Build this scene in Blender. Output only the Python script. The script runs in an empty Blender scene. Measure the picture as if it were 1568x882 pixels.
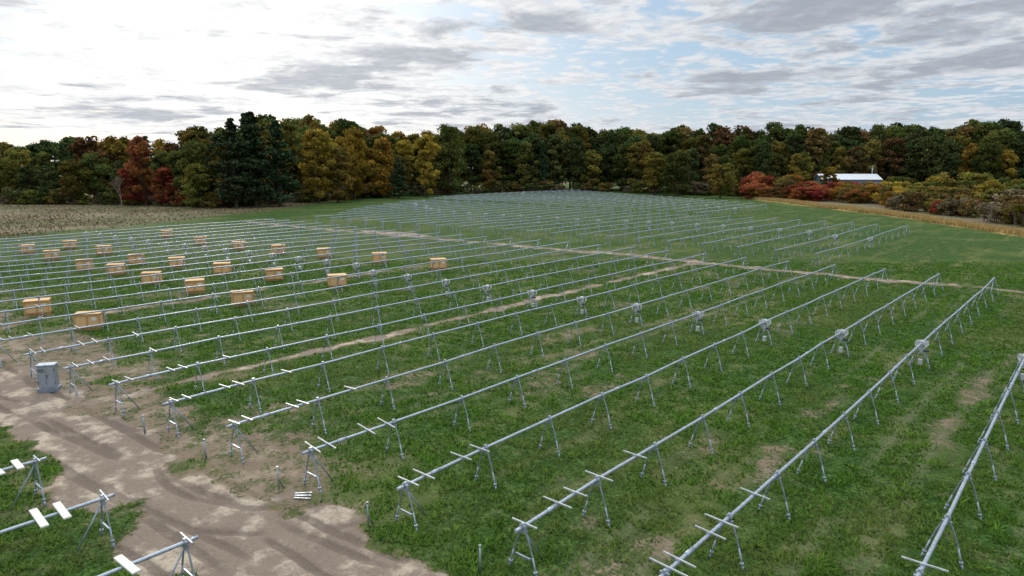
import bpy, math, random
import numpy as np
from mathutils import Vector, Matrix

random.seed(7)
rng = np.random.default_rng(11)
scene = bpy.context.scene
TH = math.radians(41.3)
CT, ST = math.cos(TH), math.sin(TH)
CAMH = 12.0

def W(u, D):
    """site coordinates of a point D metres ahead and u*D metres to the right of the survey point"""
    X = u * D
    return X * CT - D * ST, X * ST + D * CT

# ------------------------------------------------------------------ noise / terrain
TAB = rng.random((256, 256))
def vn(x, y, s=0):
    x = np.asarray(x, float) + s * 17.3; y = np.asarray(y, float) + s * 41.7
    ix = np.floor(x).astype(int); iy = np.floor(y).astype(int)
    fx = x - ix; fy = y - iy
    fx = fx * fx * (3 - 2 * fx); fy = fy * fy * (3 - 2 * fy)
    a = TAB[ix % 256, iy % 256]; b = TAB[(ix + 1) % 256, iy % 256]
    c = TAB[ix % 256, (iy + 1) % 256]; d = TAB[(ix + 1) % 256, (iy + 1) % 256]
    return (a * (1 - fx) + b * fx) * (1 - fy) + (c * (1 - fx) + d * fx) * fy
def fbm(x, y, s=0, o=4):
    v = 0; a = .5; t = 0
    for i in range(o):
        v = v + a * vn(x * 2 ** i, y * 2 ** i, s + i * 3); t += a; a *= .5
    return v / t
def sstep(a, b, x):
    t = np.clip((x - a) / (b - a), 0, 1); return t * t * (3 - 2 * t)

def hbase(x, y):
    x = np.asarray(x, float); y = np.asarray(y, float)
    return (fbm(x / 38, y / 38, 5, 2) - .5) * 0.7 * sstep(10, 60, np.hypot(x, y)) 

def road_c(x): return 10.2 + (x + 15) * 0.10
def cross_c(x): return 79.5 + (x + 6) * 0.085
def strip_y(x): return np.interp(x, [-200, -130, -84, -32, -10, 15, 60, 150], [300, 255, 217, 169, 137, 105, 60, -30])
def meadow_x(y): return np.interp(y, [-60, 0, 30, 46, 84, 146, 220, 400], [-122, -130, -137, -140, -160, -196, -235, -330])
BARE = [(-9.2, 26.4, .9, 3.2), (-24.4, 33, 1.0, 2.6), (-27.8, 37.6, .9, 3.2), (-28.7, 24, .9, 2.8), (-9.6, 35.2, .6, 2.6), (-4.7, 34.9, .6, 2.2),
        (-4.3, 42.6, .6, 3.4), (-10.0, 16.8, .8, 3.4), (-29.4, 15.0, 1.1, 2.6), (-19.6, 29, .6, 2.5), (-24, 47, .6, 4)]
def dirt_mask(x, y):
    n = fbm(x / 2.0, y / 2.0, 1, 5) - .5
    n2 = fbm(x / 7, y / 7, 2, 3) - .5
    hw = 2.0 + 1.3 * sstep(-34, -44, x)
    d = np.abs(y - road_c(x)) - hw + n * 4.4 + n2 * 3
    m = sstep(.8, -.8, d) * sstep(-10.8, -13.2, x + n * 3 - (y - 10) * .1)
    # soil worn in the first metres of the aisles
    ap = sstep(17.5, 12, y + n * 11) * sstep(7, 9, y) * sstep(-14, -22, x)
    m = np.maximum(m, .57 * ap)
    # dirt strip between two rows
    d = np.abs(x + 37.4 + n2 * .8) - 0.5 + n * 1.7
    m = np.maximum(m, .76 * sstep(.4, -.4, d) * sstep(6, 11, y) * sstep(80, 76, y))
    d = np.abs(x + 60 + n2) - 0.5 + n * 1.8
    m = np.maximum(m, .64 * sstep(.35, -.35, d) * sstep(6, 9, y) * sstep(62, 50, y))
    # cross path
    c = cross_c(x) + n2 * 1.5
    d = np.abs(y - c) - 0.9 + n * 3.4
    m = np.maximum(m, .70 * sstep(.5, -.5, d) * sstep(-140, -132, x))
    d = np.hypot((x + 92) / 8, (y - 74.5) / 2.6) - 1 + n * 1.2
    m = np.maximum(m, .95 * sstep(.2, -.2, d))
    # worn patches
    nn = fbm(x / 1.1, y / 1.1, 71, 4) - .5
    for bx, by, rx, ry in BARE:
        d = np.hypot((x - bx) / rx, (y - by) / ry) - 1 + nn * 4
        m = np.maximum(m, .50 * sstep(.9, -.9, d))
    p = fbm(x / 1.4, y / 3.1, 9, 4)
    q = fbm(x / 12, y / 12, 21, 2)
    m = np.maximum(m, .42 * sstep(.62, .80, p + (q - .5) * .45) * sstep(130, 100, y))
    return m

def rut_mask(x, y):
    r = np.zeros_like(x)
    c = road_c(x)
    k = 0
    for off, amp, wl, ph in [(-1.7, .35, 12, 0), (.1, .35, 12, 0), (-.8, .6, 22, 2), (1.1, .6, 22, 2), (2.2, .4, 20, 1), (-2.6, .3, 13, 3)]:
        yy = c + off + amp * np.sin(x / wl * 2.2 + ph)
        w_ = .13 + .10 * vn(x / 4, y * 0 + k, 8)
        r = np.maximum(r, np.exp(-((y - yy) / w_) ** 4) * sstep(.2, .6, vn(x / 3.5, y * 0 + k, 3)))
        k += 1
    for cx, cy, R, sx in [(-34, 16.5, 6.0, -1), (-25.5, 16.0, 6.5, 1), (-43.5, 15.5, 6.0, 1)]:
        for dr in (0, 1.7):
            rr = np.hypot(x - cx, y - cy)
            g = np.exp(-((rr - R - dr) / .17) ** 4) * (y < cy) * ((x - cx) * sx > -2)
            r = np.maximum(r, g * .8 * sstep(.2, .6, vn(x / 2, y / 2, 12)))
    return r * sstep(5.5, 3.5, np.abs(y - c) - .8) * sstep(-11, -13, x)

def track_mask(x, y):
    r = np.zeros_like(x)
    for cx in (-5.1, -9.9, -0.3, -24.2):
        for o in (-.8, .8):
            xx = cx + o + .25 * np.sin(y / 9 + cx)
            r = np.maximum(r, np.exp(-((x - xx) / .22) ** 2) * sstep(.35, .8, vn(y / 5, x * 0 + cx, 6)))
    return r * (y > 13) * (y < 78)

def height(x, y):
    x = np.asarray(x, float); y = np.asarray(y, float)
    return hbase(x, y) + (fbm(x / 1.3, y / 1.3, 14, 3) - .5) * .10

# ------------------------------------------------------------------ mesh helpers
def np_mesh(name, V, F, mats=(), fmat=None, attrs=None, smooth=False):
    V = np.asarray(V, np.float32); F = np.asarray(F, np.int32)
    me = bpy.data.meshes.new(name)
    n = F.shape[1]
    me.vertices.add(len(V)); me.vertices.foreach_set("co", V.ravel())
    me.loops.add(F.size); me.loops.foreach_set("vertex_index", F.ravel())
    me.polygons.add(len(F)); me.polygons.foreach_set("loop_start", np.arange(0, F.size, n, dtype=np.int32))
    if fmat is not None: me.polygons.foreach_set("material_index", np.asarray(fmat, np.int32))
    me.update(calc_edges=True)
    if smooth: me.polygons.foreach_set("use_smooth", np.ones(len(F), bool))
    for m in mats: me.materials.append(m)
    if attrs:
        for k, (dom, arr) in attrs.items():
            a = me.attributes.new(k, 'FLOAT', dom); a.data.foreach_set("value", np.asarray(arr, np.float32))
    me.validate()
    return me

def add(name, me, loc=(0, 0, 0), rotz=0, scale=(1, 1, 1), parent=None):
    o = bpy.data.objects.new(name, me)
    o.location = loc; o.rotation_euler = (0, 0, rotz); o.scale = scale
    scene.collection.objects.link(o)
    if parent: o.parent = parent
    return o

class MB:
    def __init__(s): s.V = []; s.F = []; s.M = []; s.S = []
    def cyl(s, p0, p1, r0, r1=None, n=8, m=0, cap=True):
        if r1 is None: r1 = r0
        p0 = Vector(p0); p1 = Vector(p1); d = (p1 - p0).normalized()
        a = d.orthogonal().normalized(); b = d.cross(a)
        i = len(s.V)
        for p, r in ((p0, r0), (p1, r1)):
            for k in range(n):
                t = 2 * math.pi * k / n
                s.V.append(tuple(p + a * (r * math.cos(t)) + b * (r * math.sin(t))))
        for k in range(n):
            s.F.append((i + k, i + (k + 1) % n, i + n + (k + 1) % n, i + n + k)); s.M.append(m); s.S.append(True)
        if cap:
            s.F.append(tuple(i + k for k in reversed(range(n)))); s.M.append(m); s.S.append(False)
            s.F.append(tuple(i + n + k for k in range(n))); s.M.append(m); s.S.append(False)
    def box(s, c, size, rot=None, m=0):
        c = Vector(c); i = len(s.V)
        for dx in (-.5, .5):
            for dy in (-.5, .5):
                for dz in (-.5, .5):
                    v = Vector((dx * size[0], dy * size[1], dz * size[2]))
                    if rot is not None: v = rot @ v
                    s.V.append(tuple(c + v))
        for f in ((0, 1, 3, 2), (4, 6, 7, 5), (0, 4, 5, 1), (2, 3, 7, 6), (0, 2, 6, 4), (1, 5, 7, 3)):
            s.F.append(tuple(i + k for k in f)); s.M.append(m); s.S.append(False)
    def mesh(s, name, mats):
        me = bpy.data.meshes.new(name); me.from_pydata(s.V, [], s.F)
        for m in mats: me.materials.append(m)
        me.polygons.foreach_set("material_index", s.M)
        me.polygons.foreach_set("use_smooth", s.S)
        me.update(); return me

# ------------------------------------------------------------------ materials
def newmat(name):
    m = bpy.data.materials.new(name); m.use_nodes = True
    nt = m.node_tree; nt.nodes.clear()
    out = nt.nodes.new('ShaderNodeOutputMaterial')
    return m, nt, out
def N(nt, t, **kw):
    n = nt.nodes.new(t)
    for k, v in kw.items(): setattr(n, k, v)
    return n
def val(nt, sock, v):
    if isinstance(v, (int, float)): sock.default_value = v
    elif isinstance(v, tuple): sock.default_value = v
    else: nt.links.new(v, sock)
def math_(nt, op, a, b=None, c=None, clamp=False):
    n = N(nt, 'ShaderNodeMath', operation=op, use_clamp=clamp)
    val(nt, n.inputs[0], a)
    if b is not None: val(nt, n.inputs[1], b)
    if c is not None: val(nt, n.inputs[2], c)
    return n.outputs[0]
def mix(nt, f, a, b, bt='MIX'):
    n = N(nt, 'ShaderNodeMix', data_type='RGBA', blend_type=bt)
    val(nt, n.inputs[0], f); val(nt, n.inputs[6], a if not (isinstance(a, tuple) and len(a) == 3) else a + (1,))
    val(nt, n.inputs[7], b if not (isinstance(b, tuple) and len(b) == 3) else b + (1,))
    return n.outputs[2]
def noise(nt, vec, scale, detail=4, rough=.55, dist=0):
    n = N(nt, 'ShaderNodeTexNoise'); n.inputs['Scale'].default_value = scale
    n.inputs['Detail'].default_value = detail; n.inputs['Roughness'].default_value = rough
    n.inputs['Distortion'].default_value = dist
    if vec is not None: nt.links.new(vec, n.inputs['Vector'])
    return n.outputs['Fac']
def mrange(nt, v, a, b, c=0, d=1, smooth=True):
    n = N(nt, 'ShaderNodeMapRange'); n.interpolation_type = 'SMOOTHSTEP' if smooth else 'LINEAR'
    val(nt, n.inputs[0], v); n.inputs[1].default_value = a; n.inputs[2].default_value = b
    n.inputs[3].default_value = c; n.inputs[4].default_value = d
    return n.outputs[0]
def attr(nt, name):
    n = N(nt, 'ShaderNodeAttribute'); n.attribute_name = name; return n.outputs['Fac']
def princ(nt, out, col, rough=.8, metal=0, bump=None, spec=.3, bs=.3, bd=.05):
    b = N(nt, 'ShaderNodeBsdfPrincipled')
    val(nt, b.inputs['Base Color'], col if not (isinstance(col, tuple) and len(col) == 3) else col + (1,))
    val(nt, b.inputs['Roughness'], rough); val(nt, b.inputs['Metallic'], metal)
    b.inputs['Specular IOR Level'].default_value = spec
    if bump is not None:
        bn = N(nt, 'ShaderNodeBump'); bn.inputs['Strength'].default_value = bs; bn.inputs['Distance'].default_value = bd
        nt.links.new(bump, bn.inputs['Height']); nt.links.new(bn.outputs[0], b.inputs['Normal'])
    nt.links.new(b.outputs[0], out.inputs[0]); return b

# ground
mGround, nt, out = newmat("ground_mat")
geo = N(nt, 'ShaderNodeNewGeometry').outputs['Position']
nf = noise(nt, geo, 6, 4, .68); nm = noise(nt, geo, 1.1, 3, .6); nl = noise(nt, geo, .12, 2, .55)
mp = N(nt, 'ShaderNodeMapping'); nt.links.new(geo, mp.inputs[0]); mp.inputs['Scale'].default_value = (1, .14, 1)
nstr = noise(nt, mp.outputs[0], .5, 3, .65)
g = mix(nt, mrange(nt, nm, .35, .65), (.048, .104, .016), (.095, .172, .032))
g = mix(nt, mrange(nt, nf, .38, .68), (.022, .050, .010), g)
g = mix(nt, math_(nt, 'MULTIPLY', mrange(nt, nl, .48, .7), .32), g, (.16, .18, .05))
g = mix(nt, math_(nt, 'MULTIPLY', mrange(nt, nstr, .52, .68), .45), g, (.18, .17, .07))
g = mix(nt, math_(nt, 'MULTIPLY', mrange(nt, noise(nt, geo, .55, 4, .7), .55, .68), .42), g, (.17, .13, .07))
g = mix(nt, math_(nt, 'MULTIPLY', attr(nt, 'track'), .5), g, (.18, .175, .10))
# meadow
mp = N(nt, 'ShaderNodeMapping'); nt.links.new(geo, mp.inputs[0]); mp.inputs['Scale'].default_value = (1, .35, 1); mp.inputs['Rotation'].default_value = (0, 0, .5)
me_c = mix(nt, mrange(nt, noise(nt, mp.outputs[0], .07, 4, .65), .42, .6), (.21, .165, .105), (.115, .125, .05))
me_c = mix(nt, math_(nt, 'MULTIPLY', mrange(nt, nm, .42, .65), .4), me_c, (.13, .10, .06))
g = mix(nt, attr(nt, 'meadow'), g, me_c)
g = mix(nt, attr(nt, 'straw'), g, (.46, .32, .12))
d1 = mix(nt, mrange(nt, noise(nt, geo, .6, 5, .62), .48, .63), (.235, .182, .14), (.47, .385, .29))
d1 = mix(nt, math_(nt, 'MULTIPLY', mrange(nt, nf, .42, .7), .38), d1, (.16, .125, .095))
d1 = mix(nt, mrange(nt, attr(nt, 'rut'), .1, .6, 0, .68), d1, (.14, .107, .082))
d1 = mix(nt, mrange(nt, attr(nt, 'dirt'), .5, .72, .75, 0), d1, (.19, .14, .088))
dm = math_(nt, 'ADD', attr(nt, 'dirt'), math_(nt, 'MULTIPLY', math_(nt, 'SUBTRACT', nf, .5), 1.1))
dm = math_(nt, 'ADD', dm, math_(nt, 'MULTIPLY', math_(nt, 'SUBTRACT', nm, .5), 1.0))
dm = mrange(nt, dm, .42, .62)
thin = mix(nt, math_(nt, 'MULTIPLY', attr(nt, 'dirt'), .45), g, (.19, .15, .09))
col = mix(nt, dm, thin, d1)
princ(nt, out, col, .95, 0, noise(nt, geo, 9, 2, .7), .1, .8, .10)

# galvanised steel
def steel(name, c, metal=.55, rough=.42):
    m, nt, out = newmat(name)
    p = N(nt, 'ShaderNodeNewGeometry').outputs['Position']
    n1 = noise(nt, p, 9, 1); n2 = noise(nt, p, .7, 1)
    cc = mix(nt, mrange(nt, n1, .3, .7), tuple(v * .8 for v in c), c)
    cc = mix(nt, math_(nt, 'MULTIPLY', mrange(nt, n2, .45, .7), .35), cc, tuple(v * .62 for v in c))
    princ(nt, out, cc, mrange(nt, n1, .3, .7, rough - .08, rough + .12), metal, None, .5)
    return m
mSteel = steel("galvanised_steel", (.42, .48, .55))
mAlu = steel("aluminium_rail", (.64, .66, .68), .3, .4)
mDark = steel("dark_bracket", (.07, .075, .08), .2, .5)
mLeg = steel("steel_leg", (.33, .39, .46))

def wood(name, c):
    m, nt, out = newmat(name)
    p = N(nt, 'ShaderNodeTexCoord').outputs['Object']
    mp = N(nt, 'ShaderNodeMapping'); nt.links.new(p, mp.inputs[0]); mp.inputs['Scale'].default_value = (1, 1, 6)
    n1 = noise(nt, mp.outputs[0], 5, 4, .7)
    oi = N(nt, 'ShaderNodeObjectInfo').outputs['Random']
    cc = mix(nt, mrange(nt, n1, .3, .7), tuple(v * .8 for v in c), c)
    cc = mix(nt, math_(nt, 'MULTIPLY', oi, .4), cc, (c[0] * .75, c[1] * .7, c[2] * .65))
    princ(nt, out, cc, .8, 0, n1, .2, .2, .01); return m
mWood = wood("crate_plywood", (.78, .50, .24))
mWood2 = wood("crate_lumber", (.54, .33, .15))
mPaper, nt, out = newmat("crate_label"); princ(nt, out, (.7, .7, .68), .7)

def bark(name, c):
    m, nt, out = newmat(name)
    p = N(nt, 'ShaderNodeTexCoord').outputs['Object']
    princ(nt, out, mix(nt, noise(nt, p, 3, 2), tuple(v * .5 for v in c), tuple(v * 1.4 for v in c)), .95); return m
mBark = bark("bark", (.07, .055, .042)); mPale = bark("pale_bark", (.26, .24, .22))

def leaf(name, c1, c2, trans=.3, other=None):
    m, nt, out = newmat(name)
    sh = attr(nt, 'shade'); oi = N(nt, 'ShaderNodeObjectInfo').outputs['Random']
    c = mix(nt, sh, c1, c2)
    if other:   # clumps of leaves that have turned
        c = mix(nt, math_(nt, 'MULTIPLY', attr(nt, 'turn'), .8), c, mix(nt, sh, tuple(v * .35 for v in other), other))
    h = N(nt, 'ShaderNodeHueSaturation'); nt.links.new(c, h.inputs['Color'])
    nt.links.new(mrange(nt, oi, 0, 1, .480, .522, False), h.inputs['Hue'])
    r2 = math_(nt, 'FRACT', math_(nt, 'MULTIPLY', oi, 7.31))
    nt.links.new(mrange(nt, r2, 0, 1, .75, 1.35, False), h.inputs['Value'])
    d = N(nt, 'ShaderNodeBsdfDiffuse'); nt.links.new(h.outputs[0], d.inputs[0])
    if trans > 0:
        t = N(nt, 'ShaderNodeBsdfTranslucent'); nt.links.new(h.outputs[0], t.inputs[0])
        ms = N(nt, 'ShaderNodeMixShader'); ms.inputs[0].default_value = trans
        nt.links.new(d.outputs[0], ms.inputs[1]); nt.links.new(t.outputs[0], ms.inputs[2])
        nt.links.new(ms.outputs[0], out.inputs[0])
    else: nt.links.new(d.outputs[0], out.inputs[0])
    return m
L = {
 'pine': leaf("pine_needles", (.024, .040, .020), (.078, .115, .052), 0),
 'green': leaf("green_leaves", (.036, .056, .016), (.135, .175, .045), .25, (.20, .18, .045)),
 'dark': leaf("dark_green_leaves", (.028, .046, .017), (.092, .130, .040), 0, (.13, .13, .045)),
 'olive': leaf("olive_leaves", (.060, .064, .016), (.24, .225, .052), .25, (.34, .23, .05)),
 'yellow': leaf("yellow_leaves", (.13, .095, .018), (.50, .34, .060), .3, (.30, .25, .05)),
 'orange': leaf("orange_leaves", (.12, .065, .018), (.46, .24, .045), .3, (.34, .27, .05)),
 'red': leaf("red_leaves", (.12, .030, .022), (.44, .11, .065), .3, (.44, .21, .06)),
 'rust': leaf("rust_leaves", (.065, .042, .019), (.25, .145, .055), 0, (.16, .15, .045)),
 'scrub': leaf("scrub_leaves", (.08, .062, .035), (.28, .22, .13), 0),
}

# ------------------------------------------------------------------ ground sheet
def lin(a, b, st): return list(np.arange(a, b, st))
xs = [-4000, -2500, -1500, -900, -600, -450, -360, -300, -260] + lin(-235, -130, 2.5) + lin(-130, -50, .8) + lin(-50, -9, .2) + lin(-9, 6, .4) + lin(6, 60, 3) + [60, 90, 140, 220, 350, 600, 1000, 2000, 4000]
ys = [-4000, -2000, -900, -400, -200, -120, -70, -40, -20, -8] + lin(-2, 3, .8) + lin(3, 17, .12) + lin(17, 85, .5) + lin(85, 240, 2) + lin(240, 420, 12) + [420, 500, 700, 1000, 1600, 2600, 4000]
xs = np.array(xs); ys = np.array(ys)
GX, GY = np.meshgrid(xs, ys, indexing='ij')
fx, fy = GX.ravel(), GY.ravel()
ru = rut_mask(fx, fy); di = dirt_mask(fx, fy)
fade = sstep(500, 300, np.hypot(fx, fy))
Z = height(fx, fy) * fade - ru * .10 * di + di * (fbm(fx / .8, fy / .8, 31, 3) - .5) * .14
nx_, ny_ = len(xs), len(ys)
I = np.arange(nx_ * ny_).reshape(nx_, ny_)
F = np.stack([I[:-1, :-1], I[1:, :-1], I[1:, 1:], I[:-1, 1:]], -1).reshape(-1, 4)
nb = (fbm(fx / 6, fy / 6, 40, 3) - .5) * 12
meadow = sstep(4, -6, fx - meadow_x(fy) + nb)
sy = strip_y(fx)
beyond = sstep(8, 12, fy - sy + nb * .3)
meadow = np.maximum(meadow, beyond * sstep(-300, -250, fx))
straw = sstep(-.5, 1.5, fy - sy + nb * .25) * sstep(9, 6, fy - sy + nb * .3) * sstep(-92, -84, fx)
gm = np_mesh("ground", np.stack([fx, fy, Z], 1), F, [mGround], smooth=True,
             attrs={'dirt': ('POINT', di), 'rut': ('POINT', ru), 'meadow': ('POINT', meadow), 'straw': ('POINT', straw * .85), 'track': ('POINT', track_mask(fx, fy))})
add("ground", gm)
def H1(x, y):
    return float(height(np.array([x]), np.array([y]))[0])

# ------------------------------------------------------------------ grass
mGrass, nt, out = newmat("grass_blades")
sh = attr(nt, 'shade')
c = mix(nt, sh, (.028, .076, .009), (.155, .285, .044))
c = mix(nt, math_(nt, 'MULTIPLY', attr(nt, 'dry'), .45), c, (.20, .22, .075))
d = N(nt, 'ShaderNodeBsdfDiffuse'); t = N(nt, 'ShaderNodeBsdfTranslucent')
nt.links.new(c, d.inputs[0]); nt.links.new(c, t.inputs[0])
ms = N(nt, 'ShaderNodeMixShader'); ms.inputs[0].default_value = .3
nt.links.new(d.outputs[0], ms.inputs[1]); nt.links.new(t.outputs[0], ms.inputs[2]); nt.links.new(ms.outputs[0], out.inputs[0])
mStraw, nt, out = newmat("straw_blades")
sh = attr(nt, 'shade')
d = N(nt, 'ShaderNodeBsdfDiffuse'); nt.links.new(mix(nt, sh, (.28, .20, .08), (.62, .45, .19)), d.inputs[0]); nt.links.new(d.outputs[0], out.inputs[0])
mWeed, nt, out = newmat("meadow_blades")
sh = attr(nt, 'shade')
d = N(nt, 'ShaderNodeBsdfDiffuse'); nt.links.new(mix(nt, sh, (.13, .13, .06), (.25, .20, .12)), d.inputs[0]); nt.links.new(d.outputs[0], out.inputs[0])

def blades(name, x, y, hgt, wid, mat, lean=.5, shade=None, dry=None):
    n = len(x)
    z = height(x, y)
    a = rng.random(n) * 2 * math.pi
    b = rng.random(n) * 2 * math.pi; ln = rng.random(n) * lean * hgt
    V = np.zeros((n, 3, 3))
    dx = np.cos(a) * wid / 2; dy = np.sin(a) * wid / 2
    V[:, 0] = np.stack([x - dx, y - dy, z - .02], 1); V[:, 1] = np.stack([x + dx, y + dy, z - .02], 1)
    V[:, 2] = np.stack([x + np.cos(b) * ln, y + np.sin(b) * ln, z + hgt], 1)
    if shade is None: shade = rng.random(n)
    at = {'shade': ('FACE', shade)}
    if dry is not None: at['dry'] = ('FACE', dry)
    me = np_mesh(name, V.reshape(-1, 3), np.arange(n * 3).reshape(-1, 3), [mat], attrs=at)
    return add(name, me)

n = 400000
u = (rng.random(n) * 2 - 1) * .92; D = 11 + 72 * rng.random(n) ** 1.4
gx, gy = W(u, D)
dm_ = dirt_mask(gx, gy); tr = track_mask(gx, gy)
clump = fbm(gx / .6, gy / .6, 50, 3)
big = fbm(gx / 3, gy / 3, 57, 2)
keep = (dm_ + rng.random(n) * .5 < .55) & (clump + (big - .5) * .3 + rng.random(n) * .3 > .50) & (tr * .7 < rng.random(n))
gx, gy, D, clump = gx[keep], gy[keep], D[keep], clump[keep]
hh = (.04 + .15 * np.clip((clump - .35) * 2.2, 0, 1) * (.5 + rng.random(len(gx)))) 
ww = .03 + .0016 * D + .05 * rng.random(len(gx))
blades("grass", gx, gy, hh, ww, mGrass, 1.8, np.clip(rng.random(len(gx)) * .8 + (clump - .5) * 1.2, 0, 1), sstep(.5, .75, fbm(gx / 3.5, gy / 6, 77, 3)))
# meadow weeds
n = 50000
u = -.95 + rng.random(n) * 1.0; D = 100 + 110 * rng.random(n)
gx, gy = W(u, D); k = gx < meadow_x(gy) + (rng.random(n)) * 5
gx, gy = gx[k], gy[k]; cl = fbm(gx / 14, gy / 14, 60, 4)
k = cl + rng.random(len(gx)) * .5 > .78; gx, gy, cl = gx[k], gy[k], cl[k]
blades("meadow_grass", gx, gy, .10 + .28 * rng.random(len(gx)), .2 + .3 * rng.random(len(gx)), mWeed, 1.4, np.clip(rng.random(len(gx)) * .6 + (cl - .3), 0, 1))
# tall straw grass
n = 52000
gx = -95 + 150 * rng.random(n); gy = strip_y(gx) + 1 + 6.5 * rng.random(n) + (fbm(gx / 6, gx * 0, 3, 3) - .5) * 6
blades("tall_dry_grass", gx, gy, .4 + .7 * rng.random(n), .12 + .15 * rng.random(n), mStraw, .6)

# ------------------------------------------------------------------ tracker rows
TZ = 1.5
def aframe(b, x, y, zt, end=0, motor=False):
    n = 6
    for s in (-1, 1):
        fxp = x + s * .57
        zg = H1(fxp, y)
        top = Vector((x + s * .08, y, zt - .11)); bot = Vector((fxp, y, zg - .12))
        m1 = top.lerp(bot, .2) + Vector((s * .035, 0, .01)); m2 = top.lerp(bot, .5) + Vector((s * .04, 0, .01))
        b.cyl(top, m1, .029, n=n, m=1, cap=False)
        b.cyl(m1, m2, .029, n=n, m=1, cap=False)
        b.cyl(m2, bot, .029, n=n, m=1)
        b.cyl(bot, bot.lerp(m2, .40), .042, n=n, m=1)
        b.cyl(bot.lerp(m2, .36), bot.lerp(m2, .46), .062, n=n, m=1)
    b.box((x, y, zt - .13), (.26, .10, .09), m=0)
    b.cyl((x, y - .05, zt), (x, y + .05, zt), .10, n=8, m=0)
    b.box((x, y, zt + .105), (.08, .11, .04), m=0)
    if end:
        b.cyl((x, y + end * .05, zt - .15), (x, y + end * .95, H1(x, y + end) - .1), .028, n=n, m=1)
        b.box((x, y, zt - .95), (.56, .05, .05), m=1)
        b.box((x, y, zt - .06), (.28, .05, .22), m=0)
    if motor:
        for s in (-1, 1):
            b.box((x, y + s * .22, zt + .02), (.66, .03, .18), m=3)
            b.cyl((x + .31, y + s * .22, zt - .06), (x + .06, y + s * .12, zt - .55), .035, n=5, m=3)
            b.cyl((x - .31, y + s * .22, zt - .06), (x - .06, y + s * .12, zt - .55), .035, n=5, m=3)
            b.cyl((x + s * .06, y + .2, zt - .5), (x + s * .48, y + .4, H1(x, y) - .1), .03, n=5, m=1)
        b.cyl((x, y - .13, zt), (x, y + .13, zt), .16, n=12, m=3)
        b.box((x, y, zt - .38), (.20, .24, .46), m=3)
        b.cyl((x + .1, y - .05, zt - .46), (x + .42, y - .05, zt - .42), .055, n=8, m=2)
        b.box((x, y + .1, .35 + H1(x, y)), (.2, .2, .32), m=3)

def row(x, y0, y1, rails=(), planks=(), motor=True, sp=3.85, dense=0):
    b = MB(); npst = max(2, int(round((y1 - y0 - .7) / sp)) + 1)
    py = np.linspace(y0 + .35, y1 - .35, npst)
    xj = [x + random.uniform(-.03, .03) for _ in py]
    zb = hbase(np.full(len(py), x), py)
    zt = [float(z) + TZ + random.uniform(-.04, .04) for z in zb]
    mid = npst // 2
    P = [Vector((xj[i], py[i], zt[i])) for i in range(npst)]
    P = [P[0] + Vector((0, -.35, 0))] + P + [P[-1] + Vector((0, .35, 0))]
    for i in range(len(P) - 1):
        b.cyl(P[i], P[i + 1], .058, n=8, m=0, cap=(i in (0, len(P) - 2)))
        if i % 3 == 1 and i < len(P) - 2:
            c = P[i].lerp(P[i + 1], .35); d = (P[i + 1] - P[i]).normalized() * .22
            b.cyl(c - d, c + d, .072, n=8, m=0)
    def at(y):
        for i in range(len(P) - 1):
            if P[i].y <= y <= P[i + 1].y: return P[i].lerp(P[i + 1], (y - P[i].y) / (P[i + 1].y - P[i].y))
        return P[0] if y < P[0].y else P[-1]
    for i in range(npst):
        e = 0
        if i == 0: e = 1
        if i == npst - 1: e = -1
        aframe(b, xj[i], py[i], zt[i], e, motor and i == mid)
    tilt = random.uniform(-.12, .12)
    for o, ln in rails:
        c = at(o); R = Matrix.Rotation(tilt, 3, 'Y') @ Matrix.Rotation(random.uniform(-.03, .03), 3, 'Z')
        b.box(c + Vector((random.uniform(-.06, .06), 0, .095)), (ln, .038, .04), R, m=3)
        b.box(c + Vector((0, 0, .035)), (.15, .08, .10), R, m=0)
    for o, ln in planks:
        c = at(o); R = Matrix.Rotation(tilt, 3, 'Y') @ Matrix.Rotation(random.uniform(-.05, .05), 3, 'Z')
        b.box(c + Vector((.1, 0, .10)), (ln, .21, .05), R, m=4)
    if dense:
        y = y0 + .6
        while y < y1 - .5:
            b.box(at(y) + Vector((0, 0, .1)), (2.0, .06, .06), m=3); y += dense
    return add("solar_tracker_row", b.mesh("solar_tracker_row", [mSteel, mLeg, mDark, mAlu, mCream]))
mCream, nt, out = newmat("painted_plank"); princ(nt, out, (.70, .68, .61), .6)

rowx = [-2.7 - 4.62 * k for k in range(0, 26)]
rowx[0] = -2.7; rowx[1] = -7.6
for k, x in enumerate([6.6, 2.0] + rowx):
    y0 = 14.3 + (x + 7.6) * .13; y1 = 75.6 + (x + 17) * .085
    o = y0
    rl = [(o + q + random.uniform(-.15, .15), random.uniform(.9, 1.15)) for q in random.choice([(.5, 1.1, 3.0, 3.9), (.5, 2.1, 2.8, 4.2, 6.6), (.4, 1.0, 2.9, 3.6, 5.9), (.5, 1.2, 2.1, 4.5)])]
    row(x, y0, y1, rl)
# second block
for x in rowx[5:]:
    y0 = 83.5 + (x + 26) * .085
    y1 = 130.5 if x > -35 else 133
    row(x, y0, y1, [], motor=True, sp=3.9)
xx = rowx[-1] - 4.62
extra = []
while xx > -168:
    extra.append(xx); y0 = np.interp(-xx, [119, 135, 148, 165], [80, 98, 124, 160])
    if y0 < 128: row(xx, y0, 133, [], sp=3.9)
    xx -= 4.62
for x in rowx + extra:
    if x > -66: continue
    y0 = max(137, np.interp(-x, [119, 135, 148, 165], [80, 98, 124, 160])); y1 = 177 + (-69 - x) * .5
    row(x, y0, y1, [], sp=3.9, dense=4)
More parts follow.
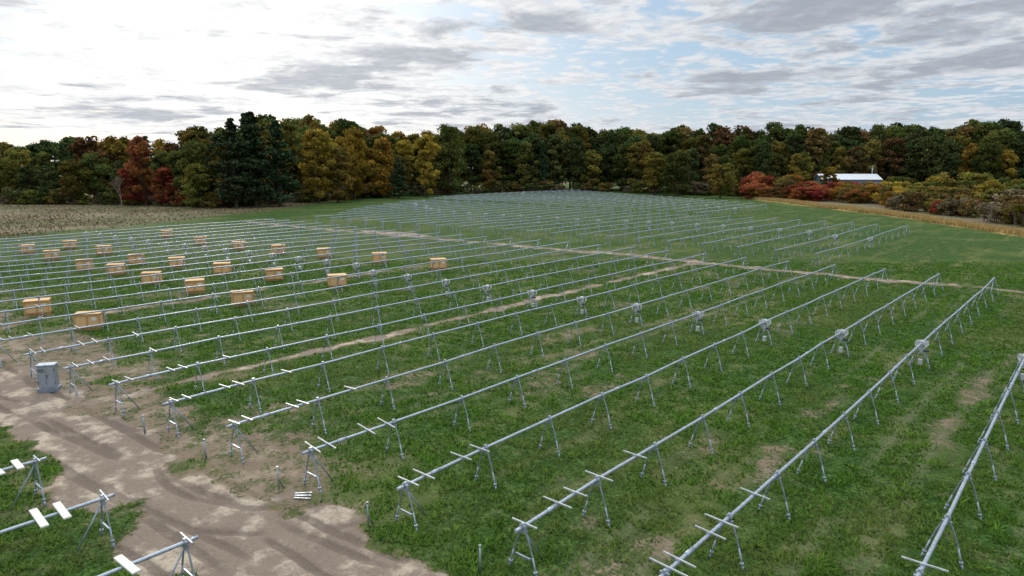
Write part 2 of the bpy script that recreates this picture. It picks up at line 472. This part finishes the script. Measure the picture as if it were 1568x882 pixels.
# block on the near side of the dirt road
for i, (x, y1) in enumerate([(-14.0, 7.9), (-18.5, 7.5), (-23.1, 6.9), (-27.9, 6.3), (-32.6, 5.7), (-37.2, 5.2), (-41.8, 4.8)]):
    pl = {1: [(y1 - 1.9, 1.15)], 2: [(y1 - 1.5, 1.1), (y1 - 2.1, 1.2)], 3: [(y1 - .9, 1.1), (y1 - 1.5, 1.2)]}.get(i, [(y1 - 1.6, 1.1)])
    row(x, y1 - 36, y1, [(y1 - .3, .8)], pl, motor=True)

# ------------------------------------------------------------------ conduit risers at row starts
for k, x in enumerate(rowx[1:7]):
    y = 14.3 + (x + 7.6) * .13 - .5
    b = MB(); xx = x - .95; z = H1(xx, y)
    b.cyl((0, 0, -.1), (0, 0, .85), .03, n=8); b.cyl((0, 0, .85), (0, 0, .9), .04, n=8)
    b.cyl((0, .02, .4), (.16, .05, .05), .02, n=6, m=1); b.cyl((.16, .05, .05), (.18, .05, -.1), .02, n=6, m=1)
    add("conduit_riser", b.mesh("conduit_riser", [mLeg, mDark]), (xx, y, z), random.uniform(0, 3))
b = MB()
for i in range(3):
    b.box((i * .16, i * .04, .05 + i * .02), (.05, .6, .03), Matrix.Rotation(i * .1, 3, 'Z'))
add("loose_steel_rails", b.mesh("loose_steel_rails", [mLeg]), (-20.8, 12.2, H1(-20.8, 12.2)), 2.2)

# ------------------------------------------------------------------ electrical cabinet
b = MB()
b.box((0, 0, .08), (.95, .65, .24), m=1); b.box((0, 0, .80), (.80, .5, 1.2), m=0)
b.box((0, 0, 1.43), (.88, .58, .06), m=0)
b.box((-.2, -.26, .80), (.38, .02, 1.1), m=0); b.box((.2, -.26, .80), (.38, .02, 1.1), m=0)
for s in (-1, 1):
    for q in (.45, 1.15): b.cyl((s * .39, -.28, q), (s * .39, -.28, q + .1), .02, n=6, m=2)
b.box((.05, -.28, .85), (.03, .03, .16), m=2)
for i in range(4): b.box((-.2, -.275, 1.1 + i * .05), (.25, .012, .02), m=2)
for s in (-.25, 0, .25): b.cyl((s, .3, -.1), (s, .3, .6), .05, n=8, m=2)
add("electrical_cabinet", b.mesh("electrical_cabinet", [mSteel, mLeg, mDark]), (-41.5, 9.9, H1(-41.5, 9.9)), TH + .25)

# ------------------------------------------------------------------ crates
def crate():
    b = MB()
    w, d, h = 1.7, 1.15, 1.0
    for s in (-1, 0, 1): b.box((0, s * .48, .06), (w, .1, .12), m=1)
    for i in range(6): b.box((-w / 2 + .15 + i * (w - .3) / 5, 0, .14), (.14, d, .03), m=1)
    b.box((0, 0, .17 + h / 2), (w - .08, d - .08, h), m=0)
    for sx in (-1, 1):
        for sy in (-1, 1): b.box((sx * (w / 2 - .05), sy * (d / 2 - .02), .17 + h / 2), (.1, .05, h - .02), m=1)
    for sy in (-1, 1):
        for q in (.24, .17 + h - .06): b.box((0, sy * (d / 2 - .02), q), (w - .22, .046, .1), m=1)
        b.box((0, sy * (d / 2 - .02), .17 + h / 2), (.09, .046, h - .25), m=1)
    for sx in (-1, 1):
        for q in (.24, .17 + h - .06): b.box((sx * (w / 2 - .03), 0, q), (.05, d - .2, .1), m=1)
    b.box((0, 0, .17 + h + .02), (w + .04, d + .04, .035), m=0)
    b.box((.45, -(d / 2 - .035), .8), (.3, .02, .22), m=2)
    return b.mesh("shipping_crate", [mWood, mWood2, mPaper])
cm = crate()
for x, y in [(-54.9,27.7),(-55.9,37.9),(-55.1,16.1),(-63.3,15.0),(-63.3,27.4),(-63.9,35.8),(-56.7,51.9),(-71.7,26.9),(-72.4,34.5),(-65.8,50.7),(-81.6,27.0),(-81.5,33.5),(-88.4,26.0),(-74.7,48.9),(-88.4,31.6),(-82.6,47.1),(-100.0,25.9),(-100.7,32.1),(-91.1,46.0),(-102.1,45.6),(-115.2,46.2),(-109.9,25.7),(-111.3,31.2)]:
    add("shipping_crate", cm, (x, y, H1(x, y)), TH + .38 + random.uniform(-.15, .15))

# ------------------------------------------------------------------ trees
def leafcards(C, S, sh):
    n = len(C)
    a = rng.normal(size=(n, 3)); a /= np.linalg.norm(a, axis=1)[:, None]
    b = rng.normal(size=(n, 3)); b -= a * (a * b).sum(1)[:, None]; b /= np.linalg.norm(b, axis=1)[:, None]
    a = a * S[:, None]; b = b * S[:, None] * .65
    V = np.stack([C - a, C - b, C + a, C + b], 1).reshape(-1, 3)
    return V, np.arange(n * 4).reshape(-1, 4)

def finish_tree(name, b, C, S, sh, mats, turn=None):
    V2, F2 = leafcards(C, S, sh)
    V1 = np.array(b.V, float).reshape(-1, 3)
    F1 = np.array([f for f in b.F if len(f) == 4], int).reshape(-1, 4)
    V = np.vstack([V1, V2]); F = np.vstack([F1, F2 + len(V1)])
    fm = np.r_[np.zeros(len(F1)), np.ones(len(F2))]
    if turn is None: turn = np.zeros(len(F2))
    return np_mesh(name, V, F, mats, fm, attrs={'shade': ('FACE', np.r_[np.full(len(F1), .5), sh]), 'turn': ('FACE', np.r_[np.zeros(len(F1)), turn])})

def broadleaf(seed, Ht=20, R=4.6, base=.12, ncl=80, per=85, ls=.34, name="broadleaf_tree", barkm=None):
    global rng
    rng = np.random.default_rng(seed); r = random.Random(seed); b = MB()
    lx, ly = r.uniform(-.5, .5), r.uniform(-.5, .5)
    b.cyl((0, 0, -.3), (lx * .5, ly * .5, Ht * .4), Ht * .017, Ht * .011, 7, cap=False)
    b.cyl((lx * .5, ly * .5, Ht * .4), (lx, ly, Ht * .88), Ht * .011, .05, 6, cap=False)
    cen = []
    lobes = [(r.uniform(0, 6.28), r.uniform(.3, .95), r.uniform(.6, 1.2)) for _ in range(7)]
    ta, tz = r.uniform(0, 6.28), r.uniform(.3, 1)
    for i in range(ncl):
        t = r.random() ** .75
        z = base + (1 - base) * t
        prof = max(0.12, 1 - abs((t - .52) / .5) ** 2.6) ** .5
        an = r.uniform(0, 6.28)
        lob = 1
        for la, lz, ls_ in lobes:
            dd = math.cos(an - la) * .5 + .5 - abs(t - lz)
            if dd > .4: lob = lob * (1 + (ls_ - 1) * dd)
        rad = R * prof * lob * (r.uniform(.4, 1.0))
        p = Vector((math.cos(an) * rad + lx, math.sin(an) * rad + ly, Ht * z * .95 * r.uniform(.96, 1.04)))
        tn = min(1, max(0, (math.cos(an - ta) * .4 + .35 - abs(t - tz) * .6 + r.uniform(-.3, .5))))
        cen.append((p, r.uniform(.6, 1.6) * R / 5, tn))
        if i % 5 == 0:
            st = Vector((lx * z, ly * z, max(Ht * .12, p.z - rad * .8)))
            b.cyl(st, p, Ht * .006, .03, 5, cap=False)
    C = []; sh = []; tu = []
    for p, cr, tn in cen:
        d = rng.normal(size=(per, 3)); d /= np.linalg.norm(d, axis=1)[:, None]
        d *= (rng.random(per) ** .45)[:, None] * cr * np.array([1.2, 1.2, .75])
        C.append(np.array(p) + d)
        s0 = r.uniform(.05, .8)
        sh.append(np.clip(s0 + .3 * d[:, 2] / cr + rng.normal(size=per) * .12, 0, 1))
        tu.append(np.clip(tn + rng.normal(size=per) * .1, 0, 1))
    C = np.vstack(C); sh = np.concatenate(sh); tu = np.concatenate(tu)
    S = ls * (.6 + .8 * rng.random(len(C)))
    return finish_tree(name, b, C, S, sh, [barkm or mBark, L['green']], tu)

def conifer(seed, Ht=22, R=4.5):
    global rng
    rng = np.random.default_rng(seed); r = random.Random(seed); b = MB()
    b.cyl((0, 0, -.3), (0, 0, Ht * .97), Ht * .016, .04, 7, cap=False)
    C = []; sh = []
    z = Ht * .10
    while z < Ht * .98:
        t = z / Ht
        rr = R * (min(1, (1 - t) * 1.9 + .06)) * r.uniform(.6, 1.15)
        for k in range(r.randint(4, 6)):
            an = r.uniform(0, 6.28); ln = rr * r.uniform(.6, 1.15)
            tip = Vector((math.cos(an) * ln, math.sin(an) * ln, z + ln * r.uniform(-.05, .28)))
            b.cyl((0, 0, z - .2), tip, .07, .02, 4, cap=False)
            m = int(26 + ln * 10); q = rng.random(m) ** .6
            base = np.array((0, 0, z - .2)); P = base + (np.array(tip) - base) * q[:, None]
            P += rng.normal(size=(m, 3)) * np.array([.38, .38, .2]) * (.5 + .35 * ln / 2)
            C.append(P); s0 = r.uniform(.1, .6); sh.append(np.clip(s0 + rng.normal(size=m) * .18, 0, 1))
        z += Ht * .036 * r.uniform(.8, 1.3)
    C = np.vstack(C); sh = np.concatenate(sh); S = .34 * (.6 + .8 * rng.random(len(C)))
    return finish_tree("pine_tree", b, C, S, sh, [mBark, L['pine']])

def baretree(seed, Ht=18, leaves=500):
    global rng
    rng = np.random.default_rng(seed); r = random.Random(seed); b = MB(); tips = []
    def grow(p, d, ln, rad, lv):
        e = p + d * ln
        b.cyl(p, e, rad, rad * .65, 5, cap=False)
        if lv == 0: tips.append(e); return
        for _ in range(3 if lv > 1 else 4):
            nd = (d + Vector((r.uniform(-.6, .6), r.uniform(-.6, .6), r.uniform(-.1, .5)))).normalized()
            grow(p.lerp(e, r.uniform(.6, 1)), nd, ln * r.uniform(.6, .8), rad * .6, lv - 1)
    grow(Vector((0, 0, -.3)), Vector((0, 0, 1)), Ht * .3, Ht * .014, 4)
    T = np.array(tips); C = T[rng.integers(0, len(T), leaves)] + rng.normal(size=(leaves, 3)) * .4
    return finish_tree("bare_tree", b, C, np.full(leaves, .2), rng.random(leaves), [mPale, L['scrub']])

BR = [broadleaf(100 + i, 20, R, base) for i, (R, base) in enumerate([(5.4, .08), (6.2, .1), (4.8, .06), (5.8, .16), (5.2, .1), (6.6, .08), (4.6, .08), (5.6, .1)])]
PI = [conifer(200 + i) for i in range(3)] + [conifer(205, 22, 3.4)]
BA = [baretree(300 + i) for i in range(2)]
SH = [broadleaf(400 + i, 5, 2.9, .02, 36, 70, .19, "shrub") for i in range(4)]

def place(name, me, x, y, h, nat, mat=None, wid=1.0, parent=None):
    s = h / nat
    o = add(name, me, (x, y, H1(x, y) - .15), random.uniform(0, 6.28), (s * wid, s * wid, s), parent)
    if mat:
        o.material_slots[1].link = 'OBJECT'; o.material_slots[1].material = L[mat]
    return o

topx = [-500, 0, 60, 120, 180, 230, 270, 310, 345, 395, 440, 500, 555, 600, 650, 700, 760, 850, 900, 1000, 1060, 1120, 1180, 1250, 1320, 1380, 1450, 1530, 1568, 2100]
topy = [205, 215, 212, 208, 202, 208, 208, 192, 182, 168, 180, 182, 185, 192, 200, 188, 190, 182, 190, 196, 191, 191, 187, 191, 190, 185, 183, 185, 191, 195]
dx_ = [-500, 0, 200, 350, 450, 600, 780, 920, 1060, 1160, 1300, 1568, 2100]
dd_ = [190, 208, 205, 190, 212, 250, 290, 290, 262, 255, 262, 225, 190]
def species(px):
    if px < 150: return [('dark', 2), ('green', 3), ('olive', 4), ('yellow', 1), ('pine', 1), ('rust', 1)]
    if px < 320: return [('green', 3), ('olive', 4), ('dark', 2), ('yellow', 1), ('pine', 2), ('rust', 1)]
    if px < 460: return [('pine', 7), ('green', 2), ('yellow', 1), ('olive', 2)]
    if px < 600: return [('orange', 3), ('yellow', 3), ('green', 5), ('olive', 3), ('rust', .5)]
    if px < 760: return [('green', 4), ('olive', 4), ('yellow', 2), ('orange', 1), ('dark', 2)]
    if px < 960: return [('dark', 5), ('green', 5), ('pine', 3), ('olive', 2)]
    if px < 1200: return [('dark', 3), ('green', 5), ('olive', 4), ('rust', 1.5)]
    return [('dark', 5), ('green', 5), ('olive', 2), ('rust', 1.5), ('pine', 1), ('yellow', .5)]
forest = bpy.data.objects.new("forest_tree_line", None); scene.collection.objects.link(forest)
for ri, (dep, f0, f1, step) in enumerate([(0, .55, .82, 34), (9, .70, .98, 34), (19, .82, 1.03, 36), (32, .88, 1.02, 38)]):
    px = -420
    while px < 2020:
        Df = np.interp(px, dx_, dd_); D = Df + dep + random.uniform(-4, 4)
        x, y = W((px - 784) / 1045, D)
        Ht = (12 + (249 - np.interp(px, topx, topy)) * (Df + dep * .7) / 1045) * random.uniform(f0, f1)
        sp_ = species(px); k = random.choices([a for a, _ in sp_], [w for _, w in sp_])[0]
        if ri >= 2 and 760 < px: k = random.choice(['dark', 'dark', 'green', 'green', 'green', 'rust', k])
        par = forest if (ri > 0 or px < -30 or px > 1600) else None
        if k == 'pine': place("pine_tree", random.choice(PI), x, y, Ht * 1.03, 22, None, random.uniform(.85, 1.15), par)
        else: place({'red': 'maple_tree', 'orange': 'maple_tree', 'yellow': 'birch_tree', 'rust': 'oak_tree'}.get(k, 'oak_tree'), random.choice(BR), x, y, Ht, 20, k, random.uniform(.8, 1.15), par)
        px += step * random.uniform(.75, 1.25) * (200 / Df) 
def feat(name, me, px, D, h, nat, mat=None, wid=1.0):
    x, y = W((px - 784) / 1045, D); return place(name, me, x, y, h, nat, mat, wid)
feat("maple_tree", BR[0], 228, 194, 19, 20, 'red', .9)
feat("maple_tree", BR[2], 205, 193, 11, 20, 'red', 1.3)
feat("maple_tree", BR[4], 262, 191, 11, 20, 'red', 1.4)
feat("birch_tree", BR[5], 312, 185, 12, 20, 'olive', 1.4)
feat("birch_tree", BR[3], 120, 198, 13, 20, 'olive', 1.2)
feat("pine_tree", PI[0], 395, 186, 26, 22, None, 1.15)
feat("pine_tree", PI[1], 365, 184, 24, 22, None, 1.2)
feat("pine_tree", PI[2], 430, 192, 24, 22, None, 1.2)
feat("pine_tree", PI[0], 342, 190, 20, 22, None, 1.3)
feat("maple_tree", BR[2], 490, 204, 22, 20, 'yellow', .95)
feat("maple_tree", BR[1], 545, 222, 23, 20, 'orange', .8)
feat("maple_tree", BR[6], 520, 210, 17, 20, 'olive', 1.2)
feat("birch_tree", BR[4], 590, 236, 21, 20, 'orange', .9)
feat("birch_tree", BR[0], 655, 246, 23, 20, 'yellow', .85)
feat("oak_tree", BR[5], 690, 262, 26, 20, 'green', .9)
feat("pine_tree", PI[3], 612, 232, 14, 22, None, 1.5)
feat("bare_tree", BA[0], 557, 262, 31, 18)
feat("bare_tree", BA[1], 190, 190, 11, 18)
feat("bare_tree", BA[1], 1325, 262, 20, 18)
feat("oak_tree", BR[1], 1100, 235, 12, 20, 'olive', 1.6)
feat("oak_tree", BR[3], 1000, 258, 16, 20, 'olive', 1.3)
feat("oak_tree", BR[5], 1035, 250, 16, 20, 'green', 1.3)
feat("oak_tree", BR[6], 1265, 238, 11, 20, 'yellow', 1.2)
feat("oak_tree", BR[2], 1240, 262, 25, 20, 'rust', .9)
# scrub to the right, behind the dry grass
for i in range(230):
    px = random.uniform(1150, 1900)
    base = np.interp(px, [1150, 1300, 1400, 1568, 1900], [228, 205, 165, 128, 95])
    t = random.random() ** 1.3; D = base + 2 + t * np.interp(px, [1150, 1300, 1568, 1900], [18, 32, 70, 60])
    h = random.uniform(3.2, 4.8) + t * random.uniform(2, 5)
    if 1215 < px < 1350: h = min(h, 5.8)
    if px < 1350: m = random.choices(['red', 'olive', 'orange', 'rust', 'green'], [6, 1, 2, 1, .5])[0]
    elif t > .35: m = random.choices(['olive', 'yellow', 'green', 'rust'], [6, 2, 2, 1])[0]
    else: m = random.choices(['rust', 'scrub', 'olive', 'red', 'orange'], [3, 3, 3, 2, 1])[0]
    feat("shrub", random.choice(SH), px, D, h, 5, m, random.uniform(.9, 1.4))
for i in range(14):
    px = random.uniform(1470, 1640); feat("bare_tree", random.choice(BA), px, np.interp(px, [1470, 1640], [143, 122]) + random.uniform(0, 6), random.uniform(4, 6), 18, None, 1.3)
# undergrowth at the forest edge
for i in range(220):
    px = random.uniform(-300, 1250)
    D = np.interp(px, dx_, dd_) - random.uniform(2, 8)
    m = random.choices(['dark', 'scrub', 'rust', 'olive', 'red', 'green'], [3, 4, 2, 3, 1 if 140 < px < 300 else .15, 3])[0]
    x, y = W((px - 784) / 1045, D); place("shrub", random.choice(SH), x, y, random.uniform(2.0, 5.0), 5, m, random.uniform(1, 1.6), forest)

# ------------------------------------------------------------------ metal barn
mRoof, nt, out = newmat("white_metal_roof")
p = N(nt, 'ShaderNodeTexCoord').outputs['Object']; princ(nt, out, mix(nt, noise(nt, p, .6, 4), (.66, .67, .68), (.82, .83, .83)), .45)
mWall, nt, out = newmat("blue_metal_wall"); p = N(nt, 'ShaderNodeTexCoord').outputs['Object']
wv = N(nt, 'ShaderNodeTexWave'); wv.inputs['Scale'].default_value = 1.6; nt.links.new(p, wv.inputs[0])
princ(nt, out, mix(nt, wv.outputs['Fac'], (.14, .22, .33), (.20, .29, .42)), .5)
mGlass, nt, out = newmat("window_glass"); princ(nt, out, (.02, .025, .03), .1)
x, y = W((1290 - 784) / 1045, 250)
barn = bpy.data.objects.new("metal_barn", None); scene.collection.objects.link(barn)
barn.location = (x, y, 0); barn.rotation_euler = (0, 0, TH - .06)
Lh, Wd, eh, rh = 20, 9, 6.3, 8.0
b = MB(); b.box((0, 0, eh / 2 - .2), (Lh, Wd, eh)); 
i = len(b.V)
for sx in (-1, 1): b.V += [(sx * Lh / 2, -Wd / 2, eh - .2), (sx * Lh / 2, Wd / 2, eh - .2), (sx * Lh / 2, 0, rh - .25)]
b.F += [(i, i + 2, i + 1), (i + 3, i + 4, i + 5)]; b.M += [0, 0]; b.S += [False, False]
add("walls", b.mesh("walls", [mWall]), parent=barn)
b = MB(); sl = math.atan2(rh - eh, Wd / 2); ln = math.hypot(rh - eh, Wd / 2) + .6
for s in (-1, 1):
    R = Matrix.Rotation(-s * sl, 3, 'X')
    b.box((0, s * (Wd / 4 + .2), (eh + rh) / 2 - .12), (Lh + 1, ln, .12), R)
    for q in range(21):
        b.box((-Lh / 2 + q, s * (Wd / 4 + .2), (eh + rh) / 2 - .03), (.05, ln, .07), R)
add("roof", b.mesh("roof", [mRoof]), parent=barn)
b = MB()
for q in (-8, -5, 3, 7): b.box((q, -Wd / 2 - .02, 3.6), (1.4, .1, 1.2))
add("windows", b.mesh("windows", [mGlass]), parent=barn)
b = MB(); b.box((-1, -Wd / 2 - .03, 1.7), (3.6, .12, 3.6)); add("door", b.mesh("door", [mRoof]), parent=barn)
b = MB(); b.cyl((Lh / 2 - .8, 1, 6.5), (Lh / 2 - .8, 1, 10.4), .2, n=10); b.cyl((Lh / 2 - .8, 1, 10.4), (Lh / 2 - .8, 1, 10.7), .32, n=10)
add("chimney_pipe", b.mesh("chimney_pipe", [mSteel]), parent=barn)

# ------------------------------------------------------------------ camera
cam = bpy.data.cameras.new("camera"); cam.lens = 24; cam.sensor_width = 36; cam.clip_end = 9000; cam.clip_start = .1
co = bpy.data.objects.new("camera", cam); scene.collection.objects.link(co)
co.location = (0, 0, CAMH); co.rotation_euler = (math.radians(90 - 10.4), 0, TH)
scene.camera = co

# ------------------------------------------------------------------ light
saz = TH + math.radians(22); sel = math.radians(20)
sd = Vector((-math.sin(saz) * math.cos(sel), math.cos(saz) * math.cos(sel), math.sin(sel)))
sun = bpy.data.lights.new("sun", 'SUN'); sun.energy = 1.5; sun.angle = math.radians(10); sun.color = (1, .90, .76)
so = bpy.data.objects.new("sun", sun); scene.collection.objects.link(so)
so.rotation_euler = sd.to_track_quat('Z', 'Y').to_euler()

w = bpy.data.worlds.new("World"); scene.world = w; w.use_nodes = True
nt = w.node_tree; nt.nodes.clear()
out = N(nt, 'ShaderNodeOutputWorld'); bg = N(nt, 'ShaderNodeBackground'); bg.inputs[1].default_value = .1
nt.links.new(bg.outputs[0], out.inputs[0])
sky = N(nt, 'ShaderNodeTexSky'); sky.sky_type = 'NISHITA'; sky.sun_disc = False
sky.sun_elevation = sel; sky.sun_rotation = -saz; sky.air_density = 1.0; sky.dust_density = 1.0; sky.ozone_density = 1.5
tc = N(nt, 'ShaderNodeTexCoord').outputs['Generated']
sep = N(nt, 'ShaderNodeSeparateXYZ'); nt.links.new(tc, sep.inputs[0])
zz = math_(nt, 'ADD', math_(nt, 'MAXIMUM', sep.outputs[2], 0.0), .075)
cmb = N(nt, 'ShaderNodeCombineXYZ')
nt.links.new(math_(nt, 'DIVIDE', sep.outputs[0], zz), cmb.inputs[0]); nt.links.new(math_(nt, 'DIVIDE', sep.outputs[1], zz), cmb.inputs[1])
mp = N(nt, 'ShaderNodeMapping'); nt.links.new(cmb.outputs[0], mp.inputs[0]); mp.inputs['Rotation'].default_value = (0, 0, -TH)
pv = mp.outputs[0]   # x = to the right, y = ahead
sp2 = N(nt, 'ShaderNodeSeparateXYZ'); nt.links.new(pv, sp2.inputs[0])
mp2 = N(nt, 'ShaderNodeMapping'); nt.links.new(pv, mp2.inputs[0]); mp2.inputs['Location'].default_value = (13.3, 2.1, 0)
mp2.inputs['Rotation'].default_value = (0, 0, math.radians(12))
slope = math_(nt, 'DIVIDE', sp2.outputs[0], math_(nt, 'MAXIMUM', sp2.outputs[1], .2))
side = mrange(nt, slope, -.2, .4)   # 0 left .. 1 right
nA = noise(nt, pv, 2.2, 5, .62, .5); nB = noise(nt, mp2.outputs[0], 1.7, 5, .6, .4); nC = noise(nt, mp2.outputs[0], 7.5, 2, .6, .3); nD = noise(nt, mp2.outputs[0], .42, 2, .5, .3)
cov = mrange(nt, math_(nt, 'ADD', math_(nt, 'ADD', nA, math_(nt, 'MULTIPLY', nC, .4)), math_(nt, 'MULTIPLY', nD, .6)), .85, 1.02)
gl = N(nt, 'ShaderNodeVectorMath', operation='DOT_PRODUCT'); nt.links.new(tc, gl.inputs[0]); gl.inputs[1].default_value = tuple(sd)
glow = math_(nt, 'POWER', math_(nt, 'MAXIMUM', gl.outputs['Value'], 0.0), 14.0)
blue = mix(nt, .7, sky.outputs[0], (4.0, 5.8, 7.9))
white = mix(nt, side, (8.9, 9.0, 9.1), (7.4, 7.7, 8.1))
white = mix(nt, mrange(nt, nC, .38, .62, .42, 0), white, (5.2, 5.6, 6.3))
grey = mix(nt, side, (3.7, 4.1, 4.8), (3.7, 4.1, 4.75))
c = mix(nt, cov, blue, white)
dk = math_(nt, 'ADD', math_(nt, 'MULTIPLY', nB, .60), math_(nt, 'MULTIPLY', nD, .55))
dk = math_(nt, 'ADD', dk, math_(nt, 'MULTIPLY', math_(nt, 'SUBTRACT', nA, .5), .45))
dk = mrange(nt, math_(nt, 'ADD', dk, mrange(nt, side, 0, 1, .008, .018)), .565, .70)
dk = math_(nt, 'MULTIPLY', dk, mrange(nt, nC, .3, .6, .72, 1))
c = mix(nt, math_(nt, 'MULTIPLY', dk, .95), c, grey)
gcol = N(nt, 'ShaderNodeMix', data_type='RGBA', blend_type='ADD'); gcol.inputs[0].default_value = 1
nt.links.new(c, gcol.inputs[6])
gc = mix(nt, glow, (0, 0, 0), (2.4, 2.2, 1.9)); nt.links.new(gc, gcol.inputs[7])
# overcast skies are brighter towards the zenith
zb = mrange(nt, sep.outputs[2], .3, .9, 1.0, 2.8)
fin = N(nt, 'ShaderNodeVectorMath', operation='SCALE'); nt.links.new(gcol.outputs[2], fin.inputs[0]); nt.links.new(zb, fin.inputs['Scale'])
nt.links.new(fin.outputs[0], bg.inputs[0])

scene.view_settings.view_transform = 'Standard'
scene.view_settings.look = 'None'
scene.view_settings.exposure = 0
